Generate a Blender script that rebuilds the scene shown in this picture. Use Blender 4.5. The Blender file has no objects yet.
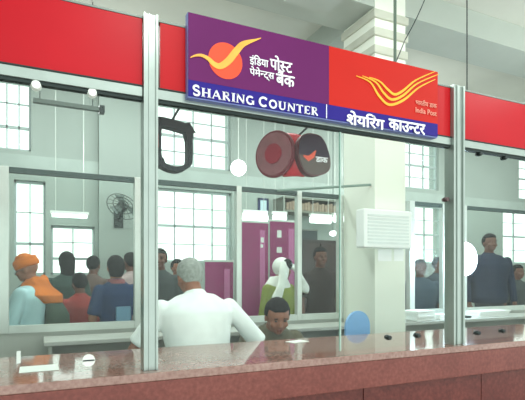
import bpy, bmesh, math, random
from mathutils import Vector, Matrix, Euler
R = math.radians
random.seed(7)
scn = bpy.context.scene
COL = scn.collection
# ---------------------------------------------------------------- camera
F_PX = 480.0
EYE = 1.45
HOR = 275.0                      # image row of eye level
YAW = math.atan(F_PX / 1017.0)   # turned to the right of the counter's normal
cd = bpy.data.cameras.new('camera')
cam = bpy.data.objects.new('camera', cd)
COL.objects.link(cam)
cam.location = (0, 0, EYE)
cam.rotation_euler = (R(90), 0, -YAW)
cd.sensor_fit = 'HORIZONTAL'
cd.sensor_width = 36
cd.lens = 36 * F_PX / 525
cd.shift_y = (HOR - 200) / 525
cd.clip_start = 0.05
scn.camera = cam
# ---------------------------------------------------------------- world, light, exposure
w = bpy.data.worlds.new('daylight')
scn.world = w
w.use_nodes = True
bg = w.node_tree.nodes['Background']
bg.inputs[0].default_value = (0.90, 1.0, 0.965, 1)
bg.inputs[1].default_value = 1.7
scn.view_settings.view_transform = 'Standard'
scn.view_settings.look = 'None'
scn.view_settings.gamma = 1
scn.view_settings.use_curve_mapping = False
scn.view_settings.exposure = 0.35


def area(name, loc, rot, sx, sy, power, color=(1, 1, 1)):
    l = bpy.data.lights.new(name, 'AREA')
    l.shape = 'RECTANGLE'
    l.size, l.size_y, l.energy, l.color = sx, sy, power, color
    o = bpy.data.objects.new(name, l)
    o.location = loc
    o.rotation_euler = rot
    COL.objects.link(o)
    return o


# added fill lights with no fixtures, over the staff side and the hall
area('ceiling_fill_light', (1.2, 2.9, 4.0), (0, 0, 0), 3.0, 0.15, 30, (0.92, 1, 0.97))
area('ceiling_fill_light', (1.5, 5.2, 4.0), (0, 0, 0), 5.0, 0.15, 60, (0.92, 1, 0.97))
area('ceiling_fill_light', (6.0, 5.2, 4.0), (0, 0, 0), 4.0, 0.15, 50, (0.92, 1, 0.97))
area('ceiling_fill_light', (2.0, -0.6, 4.0), (0, 0, 0), 4.0, 0.15, 20, (0.96, 1, 0.97))


def added_glow(loc, power):  # added point lights with no fixtures, to brighten the ceiling
    l = bpy.data.lights.new('point_fill_light', 'POINT')
    l.energy, l.color, l.shadow_soft_size = power, (0.94, 1, 0.96), 0.12
    o = bpy.data.objects.new('point_fill_light', l)
    o.location = loc
    COL.objects.link(o)


for bx, by, bp in ((0.6, 0.9, 16), (3.6, 1.3, 24), (1.2, 2.9, 12), (4.9, 2.7, 16), (0.6, 5.3, 16), (4.6, 5.3, 18), (8.0, 5.0, 18)):
    added_glow((bx, by, 3.2), bp)

G = 2.05      # plane of the near glass partition
D1 = 1.963    # front edge of the counter
D2 = 2.64     # back edge of the counter
FY = 4.0      # plane of the far partition
WY = 6.6      # far wall
CEIL = 4.14
TOP = 1.05    # counter top


def X(px, d):
    return d * math.tan(YAW + math.atan((px - 262.5) / F_PX))


def Zd(px, d):
    return d * math.cos(YAW) + X(px, d) * math.sin(YAW)


def P(px, py, d):
    return Vector((X(px, d), d, EYE + (HOR - py) / F_PX * Zd(px, d)))


# ---------------------------------------------------------------- materials
def srgb(r, g, b):
    f = lambda c: (c / 255 / 12.92) if c / 255 <= 0.04045 else ((c / 255 + 0.055) / 1.055) ** 2.4
    return (f(r), f(g), f(b), 1)


MATS = {}


def mat(name, col, rough=0.6, metal=0.0, var=0.06, scale=6.0, emit=0.0, spec=0.5, bump=0.0, coat=0.0):
    if name in MATS:
        return MATS[name]
    m = bpy.data.materials.new(name)
    m.use_nodes = True
    nt = m.node_tree
    b = nt.nodes['Principled BSDF']
    c = srgb(*col)
    tc = nt.nodes.new('ShaderNodeTexCoord')
    nz = nt.nodes.new('ShaderNodeTexNoise')
    nz.inputs['Scale'].default_value = scale
    nz.inputs['Detail'].default_value = 4
    nt.links.new(tc.outputs['Object'], nz.inputs['Vector'])
    rp = nt.nodes.new('ShaderNodeValToRGB')
    rp.color_ramp.elements[0].position = 0.3
    rp.color_ramp.elements[1].position = 0.7
    rp.color_ramp.elements[0].color = [max(0, x * (1 - var)) for x in c[:3]] + [1]
    rp.color_ramp.elements[1].color = [min(1, x * (1 + var)) for x in c[:3]] + [1]
    nt.links.new(nz.outputs['Fac'], rp.inputs['Fac'])
    nt.links.new(rp.outputs['Color'], b.inputs['Base Color'])
    b.inputs['Roughness'].default_value = rough
    b.inputs['Metallic'].default_value = metal
    b.inputs['Specular IOR Level'].default_value = spec
    b.inputs['Coat Weight'].default_value = coat
    if emit:
        b.inputs['Emission Color'].default_value = c
        b.inputs['Emission Strength'].default_value = emit
    if bump:
        bp = nt.nodes.new('ShaderNodeBump')
        bp.inputs['Strength'].default_value = bump
        nt.links.new(nz.outputs['Fac'], bp.inputs['Height'])
        nt.links.new(bp.outputs['Normal'], b.inputs['Normal'])
    MATS[name] = m
    return m


def granite(name, dark, mid, light, rough):
    m = bpy.data.materials.new(name)
    m.use_nodes = True
    nt = m.node_tree
    b = nt.nodes['Principled BSDF']
    tc = nt.nodes.new('ShaderNodeTexCoord')
    nz = nt.nodes.new('ShaderNodeTexNoise')
    nz.inputs['Scale'].default_value = 55
    nz.inputs['Detail'].default_value = 8
    nt.links.new(tc.outputs['Object'], nz.inputs['Vector'])
    n2 = nt.nodes.new('ShaderNodeTexNoise')
    n2.inputs['Scale'].default_value = 5
    nt.links.new(tc.outputs['Object'], n2.inputs['Vector'])
    mx = nt.nodes.new('ShaderNodeMath')
    mx.operation = 'MULTIPLY_ADD'
    mx.inputs[1].default_value = 0.35
    nt.links.new(n2.outputs['Fac'], mx.inputs[0])
    ad = nt.nodes.new('ShaderNodeMath')
    ad.operation = 'MULTIPLY'
    ad.inputs[1].default_value = 0.65
    nt.links.new(nz.outputs['Fac'], ad.inputs[0])
    nt.links.new(ad.outputs[0], mx.inputs[2])
    rp = nt.nodes.new('ShaderNodeValToRGB')
    e = rp.color_ramp.elements
    e[0].position, e[0].color = 0.38, srgb(*dark)
    e[1].position, e[1].color = 0.66, srgb(*light)
    k = e.new(0.5)
    k.color = srgb(*mid)
    nt.links.new(mx.outputs[0], rp.inputs['Fac'])
    nt.links.new(rp.outputs['Color'], b.inputs['Base Color'])
    b.inputs['Roughness'].default_value = rough
    return m


def glass_mat(name, tint, veil, refl):
    m = bpy.data.materials.new(name)
    m.use_nodes = True
    nt = m.node_tree
    nt.nodes.clear()
    out = nt.nodes.new('ShaderNodeOutputMaterial')
    tr = nt.nodes.new('ShaderNodeBsdfTransparent')
    tr.inputs[0].default_value = tint
    gl = nt.nodes.new('ShaderNodeBsdfGlossy')
    gl.inputs['Roughness'].default_value = 0.03
    df = nt.nodes.new('ShaderNodeBsdfDiffuse')
    df.inputs[0].default_value = (0.85, 0.95, 0.9, 1)
    m1 = nt.nodes.new('ShaderNodeMixShader')
    m1.inputs[0].default_value = veil
    nt.links.new(tr.outputs[0], m1.inputs[1])
    nt.links.new(df.outputs[0], m1.inputs[2])
    m2 = nt.nodes.new('ShaderNodeMixShader')
    m2.inputs[0].default_value = refl
    nt.links.new(m1.outputs[0], m2.inputs[1])
    nt.links.new(gl.outputs[0], m2.inputs[2])
    nt.links.new(m2.outputs[0], out.inputs[0])
    return m


M_ALU = mat('brushed aluminium', (160, 170, 164), 0.3, 0.7, 0.05, 12)
M_ALU_W = mat('pale anodised aluminium', (204, 210, 204), 0.35, 0.4, 0.04, 10)
M_DARKRUB = mat('dark rubber gasket', (34, 46, 44), 0.7)
M_RED = mat('red laminate', (186, 6, 26), 0.4, 0, 0.05, 3, spec=.22)
M_REDC = mat('orange red print', (196, 30, 18), 0.6, 0, 0.03, 3, spec=.25)
M_PURPLE = mat('purple print', (100, 24, 90), 0.6, 0, 0.05, 3, spec=.25)
M_BLUE = mat('deep blue print', (40, 26, 128), 0.6, 0, 0.04, 3, spec=.25)
M_WHITE = mat('white print', (246, 246, 250), 0.5, 0, 0.01)
M_GOLD = mat('golden yellow print', (246, 176, 36), 0.45, 0, 0.12, 12)
M_ORANGE = mat('vermilion print', (238, 70, 30), 0.45, 0, 0.03)
M_PINKTXT = mat('pale pink print', (238, 150, 130), 0.5, 0, 0.02)
M_WALL = mat('pale grey green distemper', (158, 168, 162), 0.9, 0, 0.05, 1.6)
M_CEIL = mat('ceiling whitewash', (206, 208, 198), 0.95, 0, 0.06, 1.2)
M_BEAM = mat('beam paint', (176, 184, 176), 0.9, 0, 0.05, 2)
M_PILLAR = mat('cream pillar paint', (236, 240, 228), 0.85, 0, 0.03, 2)
M_FLOOR = mat('terrazzo floor', (170, 170, 160), 0.35, 0, 0.15, 30)
M_WINFR = mat('window steel frame', (172, 186, 184), 0.6, 0, 0.05)
M_PANEL = mat('grey laminate panel', (168, 172, 164), 0.5, 0, 0.05, 3)
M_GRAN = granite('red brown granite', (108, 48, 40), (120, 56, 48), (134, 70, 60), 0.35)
M_GRANTOP = granite('polished granite top', (138, 102, 92), (152, 116, 106), (166, 132, 122), 0.07)  # top paler than the front: its reflections put into the colour
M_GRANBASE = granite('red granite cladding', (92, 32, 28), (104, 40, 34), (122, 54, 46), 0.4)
M_GLASS = glass_mat('counter glass', (0.965, 0.99, 0.978, 1), 0.006, 0.011)
M_GLASS2 = glass_mat('far glass', (0.96, 0.985, 0.972, 1), 0.003, 0.006)
M_EDGE = mat('green glass edge', (148, 186, 172), 0.2, 0, 0.05)
M_PAPER = mat('white paper', (236, 238, 234), 0.8, 0, 0.02)
M_SKIN = mat('brown skin', (150, 98, 76), 0.55, 0, 0.05)
M_SKIN2 = mat('dark brown skin', (112, 70, 56), 0.55, 0, 0.05)
M_HAIR = mat('black hair', (9, 8, 11), 0.7, 0, 0.3, 40, bump=0.4, spec=.2)
M_GREYHAIR = mat('grey hair', (150, 156, 150), 0.8, 0, 0.25, 40, bump=0.4)
M_EYE = mat('dark eye', (26, 20, 18), 0.2)
M_LIP = mat('lip', (120, 62, 56), 0.5)
M_TROUSER = mat('dark trousers', (52, 54, 62), 0.85, 0, 0.1)
M_TUBE = mat('lit tube', (240, 255, 250), 0.4, emit=3.0)
M_GLARE = mat('bluish white glare', (214, 238, 255), 0.4, emit=14.0)  # glow for the glare disc
M_DARKMETAL = mat('dark metal', (48, 56, 56), 0.5, 0.4)


def cloth(name, col):
    return mat(name, col, 0.9, 0, 0.08, 9, bump=0.25)


# ---------------------------------------------------------------- mesh helpers
def link(name, me, m=None, parent=None, loc=None, smooth=False):
    o = bpy.data.objects.new(name, me)
    COL.objects.link(o)
    if m:
        me.materials.clear()
        me.materials.append(m)
    if parent:
        o.parent = parent
    if loc is not None:
        o.location = loc
    if smooth:
        for p in me.polygons:
            p.use_smooth = True
    return o


def obj(name, bm, m, parent=None, smooth=False, bevel=0.0):
    if bevel:
        bmesh.ops.bevel(bm, geom=list(bm.edges), offset=bevel, segments=2, affect='EDGES', profile=0.5)
    bmesh.ops.recalc_face_normals(bm, faces=bm.faces)
    me = bpy.data.meshes.new(name)
    bm.to_mesh(me)
    bm.free()
    return link(name, me, m, parent, smooth=smooth)


def box(bm, x0, x1, y0, y1, z0, z1):
    vs = [bm.verts.new((x, y, z)) for x in (x0, x1) for y in (y0, y1) for z in (z0, z1)]
    for f in ((0, 1, 3, 2), (4, 6, 7, 5), (0, 4, 5, 1), (2, 3, 7, 6), (0, 2, 6, 4), (1, 5, 7, 3)):
        bm.faces.new([vs[i] for i in f])
    return bm


def boxes(*bs):
    bm = bmesh.new()
    for b in bs:
        box(bm, *b)
    return bm


def loft(bm, rings, n=20):
    """rings: (centre, axis_u, axis_v) -> closed skin of ellipses"""
    prev = None
    first = None
    for c, u, v in rings:
        r = [bm.verts.new(Vector(c) + Vector(u) * math.cos(2 * math.pi * i / n) + Vector(v) * math.sin(2 * math.pi * i / n)) for i in range(n)]
        if prev:
            for i in range(n):
                bm.faces.new((prev[i], prev[(i + 1) % n], r[(i + 1) % n], r[i]))
        else:
            first = r
        prev = r
    bm.faces.new(first[::-1])
    bm.faces.new(prev)
    return bm


def tube(bm, pts, radii, n=12, caps=True):
    pts = [Vector(p) for p in pts]
    if not isinstance(radii, (list, tuple)):
        radii = [radii] * len(pts)
    rings = []
    up = None
    for i, p in enumerate(pts):
        t = (pts[min(i + 1, len(pts) - 1)] - pts[max(i - 1, 0)]).normalized()
        a = up if up is not None else (Vector((0, 0, 1)) if abs(t.z) < 0.9 else Vector((1, 0, 0)))
        u = (a - t * a.dot(t)).normalized()
        up = u
        v = t.cross(u)
        rings.append((p, u * radii[i], v * radii[i]))
    loft(bm, rings, n)
    return bm


def ball(bm, c, r, rot=None, seg=20):
    if not isinstance(r, (list, tuple)):
        r = (r, r, r)
    m = Matrix.Translation(c) @ (rot.to_4x4() if rot else Matrix.Identity(4)) @ Matrix.Diagonal((r[0], r[1], r[2], 1))
    bmesh.ops.create_uvsphere(bm, u_segments=seg, v_segments=seg // 2 + 2, radius=1, matrix=m)
    return bm


def limb(bm, pts, radii, n=14):
    tube(bm, pts, radii, n)
    for p, r in zip(pts, radii):
        ball(bm, p, r * 0.995, seg=14)
    return bm


def prism(bm, pts, y0, y1):
    """polygon in XZ extruded along y"""
    a = [bm.verts.new((p[0], y0, p[1])) for p in pts]
    b = [bm.verts.new((p[0], y1, p[1])) for p in pts]
    n = len(pts)
    bm.faces.new(a)
    bm.faces.new(b[::-1])
    for i in range(n):
        bm.faces.new((a[i], b[i], b[(i + 1) % n], a[(i + 1) % n]))
    return bm


def ribbon_pts(pts, th):
    """outline of a stroke through pts (x, z) with thickness th per point"""
    L, Rr = [], []
    for i, p in enumerate(pts):
        a = Vector(pts[max(i - 1, 0)])
        b = Vector(pts[min(i + 1, len(pts) - 1)])
        t = (b - a).normalized()
        nn = Vector((-t.y, t.x))
        q = Vector(p)
        L.append(q + nn * th[i] / 2)
        Rr.append(q - nn * th[i] / 2)
    return L, Rr


def ribbon(bm, pts, th, y0, y1):
    L, Rr = ribbon_pts(pts, th)
    for i in range(len(pts) - 1):
        quad = [L[i], L[i + 1], Rr[i + 1], Rr[i]]
        prism(bm, [(q.x, q.y) for q in quad], y0, y1)
    return bm


def smooth_path(pts, k=5):
    out = []
    n = len(pts)
    for i in range(n - 1):
        p0, p1, p2, p3 = pts[max(i - 1, 0)], pts[i], pts[i + 1], pts[min(i + 2, n - 1)]
        for s in range(k):
            t = s / k
            out.append(tuple(0.5 * ((2 * b) + (-a + c) * t + (2 * a - 5 * b + 4 * c - d) * t * t + (-a + 3 * b - 3 * c + d) * t ** 3) for a, b, c, d in zip(p0, p1, p2, p3)))
    out.append(tuple(pts[-1]))
    return out


def thing(name, label, cat, loc=(0, 0, 0), rotz=0, group=None):
    o = bpy.data.objects.new(name, None)
    o.empty_display_size = 0.1
    COL.objects.link(o)
    o.location = loc
    o.rotation_euler = (0, 0, rotz)
    tag(o, label, cat, group)
    return o


def tag(o, label, cat, group=None):
    o['label'] = label
    o['category'] = cat
    if group:
        o['group'] = group
    return o


def struct(o):
    o['kind'] = 'structure'
    return o


def glyph_mesh(ch):
    cu = bpy.data.curves.new('text', 'FONT')
    cu.body = ch
    cu.size = 1
    t = bpy.data.objects.new('text', cu)
    COL.objects.link(t)
    bpy.context.view_layer.update()
    me = bpy.data.meshes.new_from_object(t.evaluated_get(bpy.context.evaluated_depsgraph_get()))
    bpy.data.objects.remove(t)
    return me


GL = {}


def glyph(ch):
    """faces of one glyph as lists of (x, z), and its advance"""
    if ch not in GL:
        me = glyph_mesh(ch)
        fs = [[(me.vertices[i].co.x, me.vertices[i].co.y) for i in p.vertices] for p in me.polygons]
        probe = 'क' if ord(ch) > 0x900 else 'H'
        ref = max(v.co.x for v in glyph_mesh(probe).vertices)
        adv = max(v.co.x for v in glyph_mesh(ch + probe).vertices) - ref
        GL[ch] = (fs, adv)
    return GL[ch]


def text(name, s, m, x0, x1, z0, z1, y, parent, bold=0.0, depth=0.002):
    """s in visual order; '~' after a letter drops its right stem (half form)"""
    pen = 0
    F = []
    i = 0
    while i < len(s):
        ch = s[i]
        if ch == ' ':
            pen += .3
            i += 1
            continue
        fs, adv = glyph(ch)
        if i + 1 < len(s) and s[i + 1] == '~':
            cut = adv - .175
            fs = [[(min(x, cut), z) for x, z in f] for f in fs]
            adv = cut
            i += 1
        for f in fs:
            F.append([(x + pen, z) for x, z in f])
        pen += adv
        i += 1
    xs = [x for f in F for x, z in f]
    zs = [z for f in F for x, z in f]
    a, b, c, d = min(xs), max(xs), min(zs), max(zs)
    bm = bmesh.new()
    offs = [(0, 0)] if not bold else [(0, 0), (bold, 0), (-bold, 0), (0, bold * .8), (0, -bold * .8)]
    for oi, (ox, oz) in enumerate(offs):
        for f in F:
            pts = []
            for x, z in f:
                q = (round(x, 5), round(z, 5))
                if q not in pts:
                    pts.append(q)
            if len(pts) < 3:
                continue
            prism(bm, [(x0 + (x + ox - a) / (b - a) * (x1 - x0), z0 + (z + oz - c) / (d - c) * (z1 - z0)) for x, z in pts], y - depth / 2 - oi * .00006, y + depth / 2)
    return obj(name, bm, m, parent)


# ================================================================ SETTING
XL, XR = -4.5, 12.0
YB = -1.6
struct(obj('floor', boxes((XL - .15, XR + .15, YB, WY + .25, -0.12, 0)), M_FLOOR))
struct(obj('ceiling', boxes((XL - .15, XR + .15, YB, WY + .25, CEIL, CEIL + 0.15)), M_CEIL))
struct(obj('wall_left', boxes((XL - .15, XL, YB, WY, 0, CEIL)), M_WALL))
struct(obj('wall_right', boxes((XR, XR + .15, YB, WY, 0, CEIL)), M_WALL))
# far wall with window openings (x0, x1, z0, z1)
WIN = []
WIN.append((X(-6, WY), X(31, WY), 2.98, 3.86, 3, 3))
WIN.append((X(14, WY), X(45.5, WY), 1.45, 2.62, 2, 3))
WIN.append((X(51, WY), X(95, WY), 1.45, 2.08, 2, 3))
WIN.append((X(156, WY), X(231, WY), 2.98, 3.86, 4, 4))
WIN.append((X(156, WY), X(232, WY), 1.63, 2.66, 4, 4))
WIN.append((X(399, WY), X(439, WY), 3.00, 3.86, 3, 4))
WIN.append((X(411, WY), X(443, WY), 1.66, 2.71, 2, 4))
WIN.append((X(503, WY), X(556, WY), 1.68, 2.78, 4, 4))
WIN.append((X(519, WY), X(560, WY), 3.00, 3.86, 4, 4))


def wall_with_holes(name, x0, x1, z0, z1, y0, y1, holes, m):
    xs = sorted({x0, x1, *[h[0] for h in holes], *[h[1] for h in holes]})
    zs = sorted({z0, z1, *[h[2] for h in holes], *[h[3] for h in holes]})
    bm = bmesh.new()
    solid = lambda i, j: 0 <= i < len(xs) - 1 and 0 <= j < len(zs) - 1 and not any(h[0] < (xs[i] + xs[i + 1]) / 2 < h[1] and h[2] < (zs[j] + zs[j + 1]) / 2 < h[3] for h in holes)
    q = lambda *p: bm.faces.new([bm.verts.new(v) for v in p])
    for i in range(len(xs) - 1):
        for j in range(len(zs) - 1):
            if not solid(i, j):
                continue
            a, b, c, d = xs[i], xs[i + 1], zs[j], zs[j + 1]
            q((a, y0, c), (b, y0, c), (b, y0, d), (a, y0, d))
            q((a, y1, c), (a, y1, d), (b, y1, d), (b, y1, c))
            if not solid(i - 1, j): q((a, y0, c), (a, y0, d), (a, y1, d), (a, y1, c))
            if not solid(i + 1, j): q((b, y0, c), (b, y1, c), (b, y1, d), (b, y0, d))
            if not solid(i, j - 1): q((a, y0, c), (a, y1, c), (b, y1, c), (b, y0, c))
            if not solid(i, j + 1): q((a, y0, d), (b, y0, d), (b, y1, d), (a, y1, d))
    bmesh.ops.remove_doubles(bm, verts=bm.verts, dist=1e-5)
    return obj(name, bm, m)


struct(wall_with_holes('wall_back', XL - .15, XR + .15, 0, CEIL, WY, WY + .25, WIN, M_WALL))
for n, (a, b, c, d, nv, nh) in enumerate(WIN, 1):
    fr = boxes((a, b, WY + .06, WY + .11, c, c + .03), (a, b, WY + .06, WY + .11, d - .03, d),
               (a, a + .025, WY + .06, WY + .11, c, d), (b - .025, b, WY + .06, WY + .11, c, d))
    w_ = struct(obj('window_%d' % n, fr, M_WINFR))
    bars = bmesh.new()
    for i in range(1, nv):
        x = a + (b - a) * i / nv
        box(bars, x - .008, x + .008, WY + .065, WY + .10, c, d)
    for i in range(1, nh):
        z = c + (d - c) * i / nh
        t = .034 if i == nh // 2 else .012
        box(bars, a, b, WY + .065, WY + .10, z - t / 2, z + t / 2)
    obj('glazing_bars', bars, M_WINFR, w_)
    obj('pane', boxes((a + .02, b - .02, WY + .08, WY + .084, c + .02, d - .02)), M_GLASS2, w_)

# ceiling beams
struct(obj('beam_along', boxes((XL, XR, 3.5, 3.98, 3.88, CEIL)), M_BEAM))
PX0, PX1, PY0, PY1 = 2.775, 3.13, 3.5, 3.98
o = struct(obj('beam_cross', boxes((1.85, 2.27, YB, 3.5, 3.70, CEIL)), M_BEAM))
struct(obj('beam_cross', boxes((-0.72, -.37, YB, 3.5, 3.88, CEIL)), M_BEAM))
struct(obj('beam_cross', boxes((6.4, 6.75, YB, 3.5, 3.88, CEIL)), M_BEAM))
struct(obj('beam_cross', boxes((PX0 + .02, PX1 - .02, 3.98, WY, 3.88, CEIL)), M_BEAM))
bm = boxes((PX0, PX1, PY0 - .004, PY1, 0, CEIL))
struct(obj('pillar', bm, M_PILLAR))
cap = bmesh.new()
for k, z in enumerate((2.98, 3.14, 3.30, 3.46, 3.62, 3.78)):
    box(cap, PX0 - .012 - .002 * k, PX1 + .012 + .002 * k, PY0 - .018 - .002 * k, PY1 + .02, z, z + .075)
struct(obj('trim_pillar', cap, mat('pale moulding', (196, 198, 184), 0.9), bevel=0.008))
# narrow pilaster on the far wall
struct(obj('pilaster', boxes((X(98, WY), X(140, WY), WY - .12, WY, 0, CEIL)), M_WALL))
struct(obj('trim_back', boxes((XL, XR, WY - .05, WY, 2.74, 2.92)), mat('lintel band paint', (170, 182, 176), .9)))

# ================================================================ NEAR COUNTER
c = thing('service_counter', 'long polished red-brown granite counter running under the glass partition', 'counter')
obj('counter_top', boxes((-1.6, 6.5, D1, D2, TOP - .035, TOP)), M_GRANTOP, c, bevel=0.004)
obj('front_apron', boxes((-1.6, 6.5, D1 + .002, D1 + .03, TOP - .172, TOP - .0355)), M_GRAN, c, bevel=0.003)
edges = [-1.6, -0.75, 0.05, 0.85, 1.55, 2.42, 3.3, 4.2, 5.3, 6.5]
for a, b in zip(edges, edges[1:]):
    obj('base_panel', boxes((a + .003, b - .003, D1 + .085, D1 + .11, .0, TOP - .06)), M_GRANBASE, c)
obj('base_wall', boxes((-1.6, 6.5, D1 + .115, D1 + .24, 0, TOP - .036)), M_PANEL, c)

# ================================================================ NEAR PARTITION
RZ0, RZ1 = 2.196, 2.242     # rail under the red fascia
PZ1 = 2.530                 # top of the fascia
part = thing('glass_partition', 'aluminium framed glass partition with red fascia standing on the granite counter', 'partition')


def post(bm, x0, x1, y0, y1, z0, z1):
    box(bm, x0, x1, y0, y1, z0, z1)
    wd = x1 - x0
    box(bm, x0 + wd * .36, x0 + wd * .44, y0 - .006, y0 - .0005, z0, z1)
    box(bm, x0 + wd * .86, x1, y0 - .010, y0 - .0005, z0, z1)
    box(bm, x0, x0 + wd * .1, y0 - .010, y0 - .0005, z0, z1)


posts = [(X(142, G), X(156, G)), (X(448.5, G), X(459.5, G)), (-1.5, -1.42), (4.35, 4.43), (6.4, 6.48)]
for a, b in posts:
    bm = bmesh.new()
    post(bm, a, b, G - .03, G + .03, TOP + .001, PZ1 + .012)
    obj('post', bm, M_ALU, part)
bays = [(-1.42, posts[0][0]), (posts[0][1], posts[1][0]), (posts[1][1], 4.35), (4.43, 6.4)]
for a, b in bays:
    obj('rail', boxes((a + .001, b - .001, G - .022, G + .022, RZ0, RZ1 - .004)), M_ALU, part, bevel=0.003)
    obj('rail_gap', boxes((a + .001, b - .001, G - .024, G - .002, RZ1 - .0038, RZ1 + .0015)), M_DARKRUB, part)  # dark strip standing for the gap between rail and red panel
    obj('gasket', boxes((a + .001, b - .001, G - .014, G + .014, RZ0 - .014, RZ0 - .001)), M_DARKRUB, part)
    obj('top_rail', boxes((a + .001, b - .001, G - .018, G + .018, PZ1 - .004, PZ1 + .004)), mat('dull aluminium', (128, 136, 130), .5, .4), part)
obj('fascia_panel', boxes((bays[0][0] + .002, bays[0][1] - .002, G - .016, G + .012, RZ1 + .002, PZ1 - .006)), M_RED, part)
obj('fascia_panel', boxes((bays[1][0] + .014, bays[1][1] - .003, G - .016, G + .012, RZ1 + .002, PZ1 - .006)), mat('scarlet laminate', (188, 10, 22), .4, 0, .04, 3, spec=.22), part)
obj('fascia_panel', boxes((bays[2][0] + .014, bays[2][1] - .003, G - .016, G + .012, RZ1 + .002, PZ1 - .006)), M_RED, part)
obj('fascia_panel', boxes((bays[3][0] + .014, bays[3][1] - .003, G - .016, G + .012, RZ1 + .002, PZ1 - .006)), M_RED, part)
GZ0, GZ1 = TOP + .012, RZ0 - .015
xj = X(340, G)
panes = [(-1.415, posts[0][0] - .004), (posts[0][1] + .004, xj - .004), (xj + .004, posts[1][0] - .004),
         (posts[1][1] + .004, 4.345), (4.435, 6.395)]
for a, b in panes:
    g = obj('glass_pane', boxes((a, b, G - .004, G + .004, GZ0, GZ1)), M_GLASS, part)
obj('glass_edge', boxes((xj - .0035, xj - .0005, G - .005, G + .005, GZ0, GZ1)), M_EDGE, part)
obj('glass_edge', boxes((xj + .0005, xj + .0035, G - .005, G + .005, GZ0, GZ1)), mat('pale glass edge', (206, 222, 214), .3), part)


def clip(px, py, big=False):
    p = P(px, py, G)
    bm = bmesh.new()
    r = .014 if not big else .02
    m = Matrix.Translation((p.x, G - .012, p.z)) @ Matrix.Rotation(R(90), 4, 'X')
    bmesh.ops.create_cone(bm, cap_ends=True, segments=20, radius1=r, radius2=r * .8, depth=.014, matrix=m)
    m = Matrix.Translation((p.x, G + .012, p.z)) @ Matrix.Rotation(R(90), 4, 'X')
    bmesh.ops.create_cone(bm, cap_ends=True, segments=20, radius1=r * .8, radius2=r, depth=.014, matrix=m)
    return bm


for px, py in ((388, 337.5), (417, 335.5), (453, 334.5), (477, 333), (502, 331)):
    obj('glass_clip', clip(px, py), M_DARKMETAL, part, smooth=False)
for px, py in ((479, 154), (504, 158)):
    obj('glass_clip', clip(px, py), M_DARKMETAL, part)
for px, py in ((36, 86), (92, 93.5)):
    obj('glass_clip', clip(px, py, True), mat('lit clip white', (240, 242, 236), .5), part)  # same clips as the dark ones; light on them put into white
obj('hinge_knob', clip(445.5, 199.5), mat('brown knob', (96, 74, 76), .5), part)
# round speaking-hole disc
p = P(88.5, 360, G)
bm = bmesh.new()
bmesh.ops.create_cone(bm, cap_ends=True, segments=28, radius1=.0245, radius2=.0245, depth=.006,
                      matrix=Matrix.Translation((p.x, G - .008, p.z)) @ Matrix.Rotation(R(90), 4, 'X'))
dk = obj('speaking_disc', bm, mat('white nylon disc', (236, 238, 232), .5), part)
obj('slot', boxes((p.x - .022, p.x + .022, G - .0135, G - .0112, p.z - .0025, p.z + .0025)), M_DARKMETAL, dk)
p = P(19, 357, G)
obj('glass_clip', boxes((p.x - .008, p.x + .006, G - .012, G - .0045, p.z - .022, p.z + .024)), M_ALU_W, part)

# ================================================================ BIG SIGN
SD = 1.99
sx0, sx1 = X(188, SD), X(438, SD)
sz0, sz1 = 2.211, 2.576
sign = thing('counter_sign', 'wide purple and red board reading SHARING COUNTER fixed over the middle of the glass', 'sign', (0, 0, 0))
sy0, sy1 = SD, G - .022
zb = 2.286
xm = X(329, SD)
obj('sign_back', boxes((sx0, sx1, SD + .006, sy1, sz0, sz1)), mat('sign edge trim', (120, 130, 190), .5, 0.2), sign)
obj('purple_field', boxes((sx0 + .002, xm, SD, SD + .0055, zb, sz1 - .002)), M_PURPLE, sign)
obj('red_field', boxes((xm + .0005, sx1 - .002, SD, SD + .0055, zb, sz1 - .002)), M_REDC, sign)
obj('blue_band', boxes((sx0 + .002, sx1 - .002, SD, SD + .0055, sz0 + .006, zb - .0005)), M_BLUE, sign)
YT = SD - .003


def q2(px, py):
    v = P(px, py, SD)
    return (v.x, v.z)


cx, cz = q2(225.5, 61)
bm = bmesh.new()
prism(bm, [(cx + .080 * math.cos(t * math.pi / 24), cz + .080 * math.sin(t * math.pi / 24)) for t in range(48)], SD - .002, SD - .0003)
lg = obj('logo_disc', bm, M_ORANGE, sign)
pts = [(40, 192), (60, 184), (85, 183), (112, 196), (135, 218), (160, 226), (192, 205), (222, 168), (245, 142), (270, 130), (298, 122), (322, 114)]
th = [3, 9, 14, 19, 25, 29, 33, 33, 28, 20, 10, 4]
w3 = smooth_path([(*q2(180 + a / 4, 10 + b / 4), t / 4 * 1.75 / 480) for (a, b), t in zip(pts, th)])
bm = ribbon(bmesh.new(), [(a, b) for a, b, t in w3], [t for a, b, t in w3], SD - .005, SD - .0022)
obj('logo_wing', bm, mat('marigold print', (238, 170, 66), .45, 0, .14, 14), lg)


def stxt(s, x0, x1, ytop_l, ybot_l, m, bold=0.0, name='lettering', par=None):
    """s between image columns x0..x1 on the board, its first letter spanning rows ytop..ybot"""
    a = P(x0, ybot_l, SD)
    b = P(x0, ytop_l, SD)
    return text(name, s, m, a.x, X(x1, SD), a.z, b.z, YT, par or sign, bold)


k = 2.917
stxt('इंिडया', 170 + 232 / k, 170 + 286 / k, 158 / k, 190 / k, M_WHITE, .012)
stxt('पोस~ट', 170 + 291 / k, 170 + 355 / k, 160 / k, 202 / k, M_WHITE, .02)
stxt('पेमेन~ट्स', 170 + 232 / k, 170 + 303 / k, 193 / k, 226 / k, M_WHITE, .012)
stxt('बैंक', 170 + 309 / k, 170 + 362 / k, 202 / k, 246 / k, M_WHITE, .02)


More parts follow.
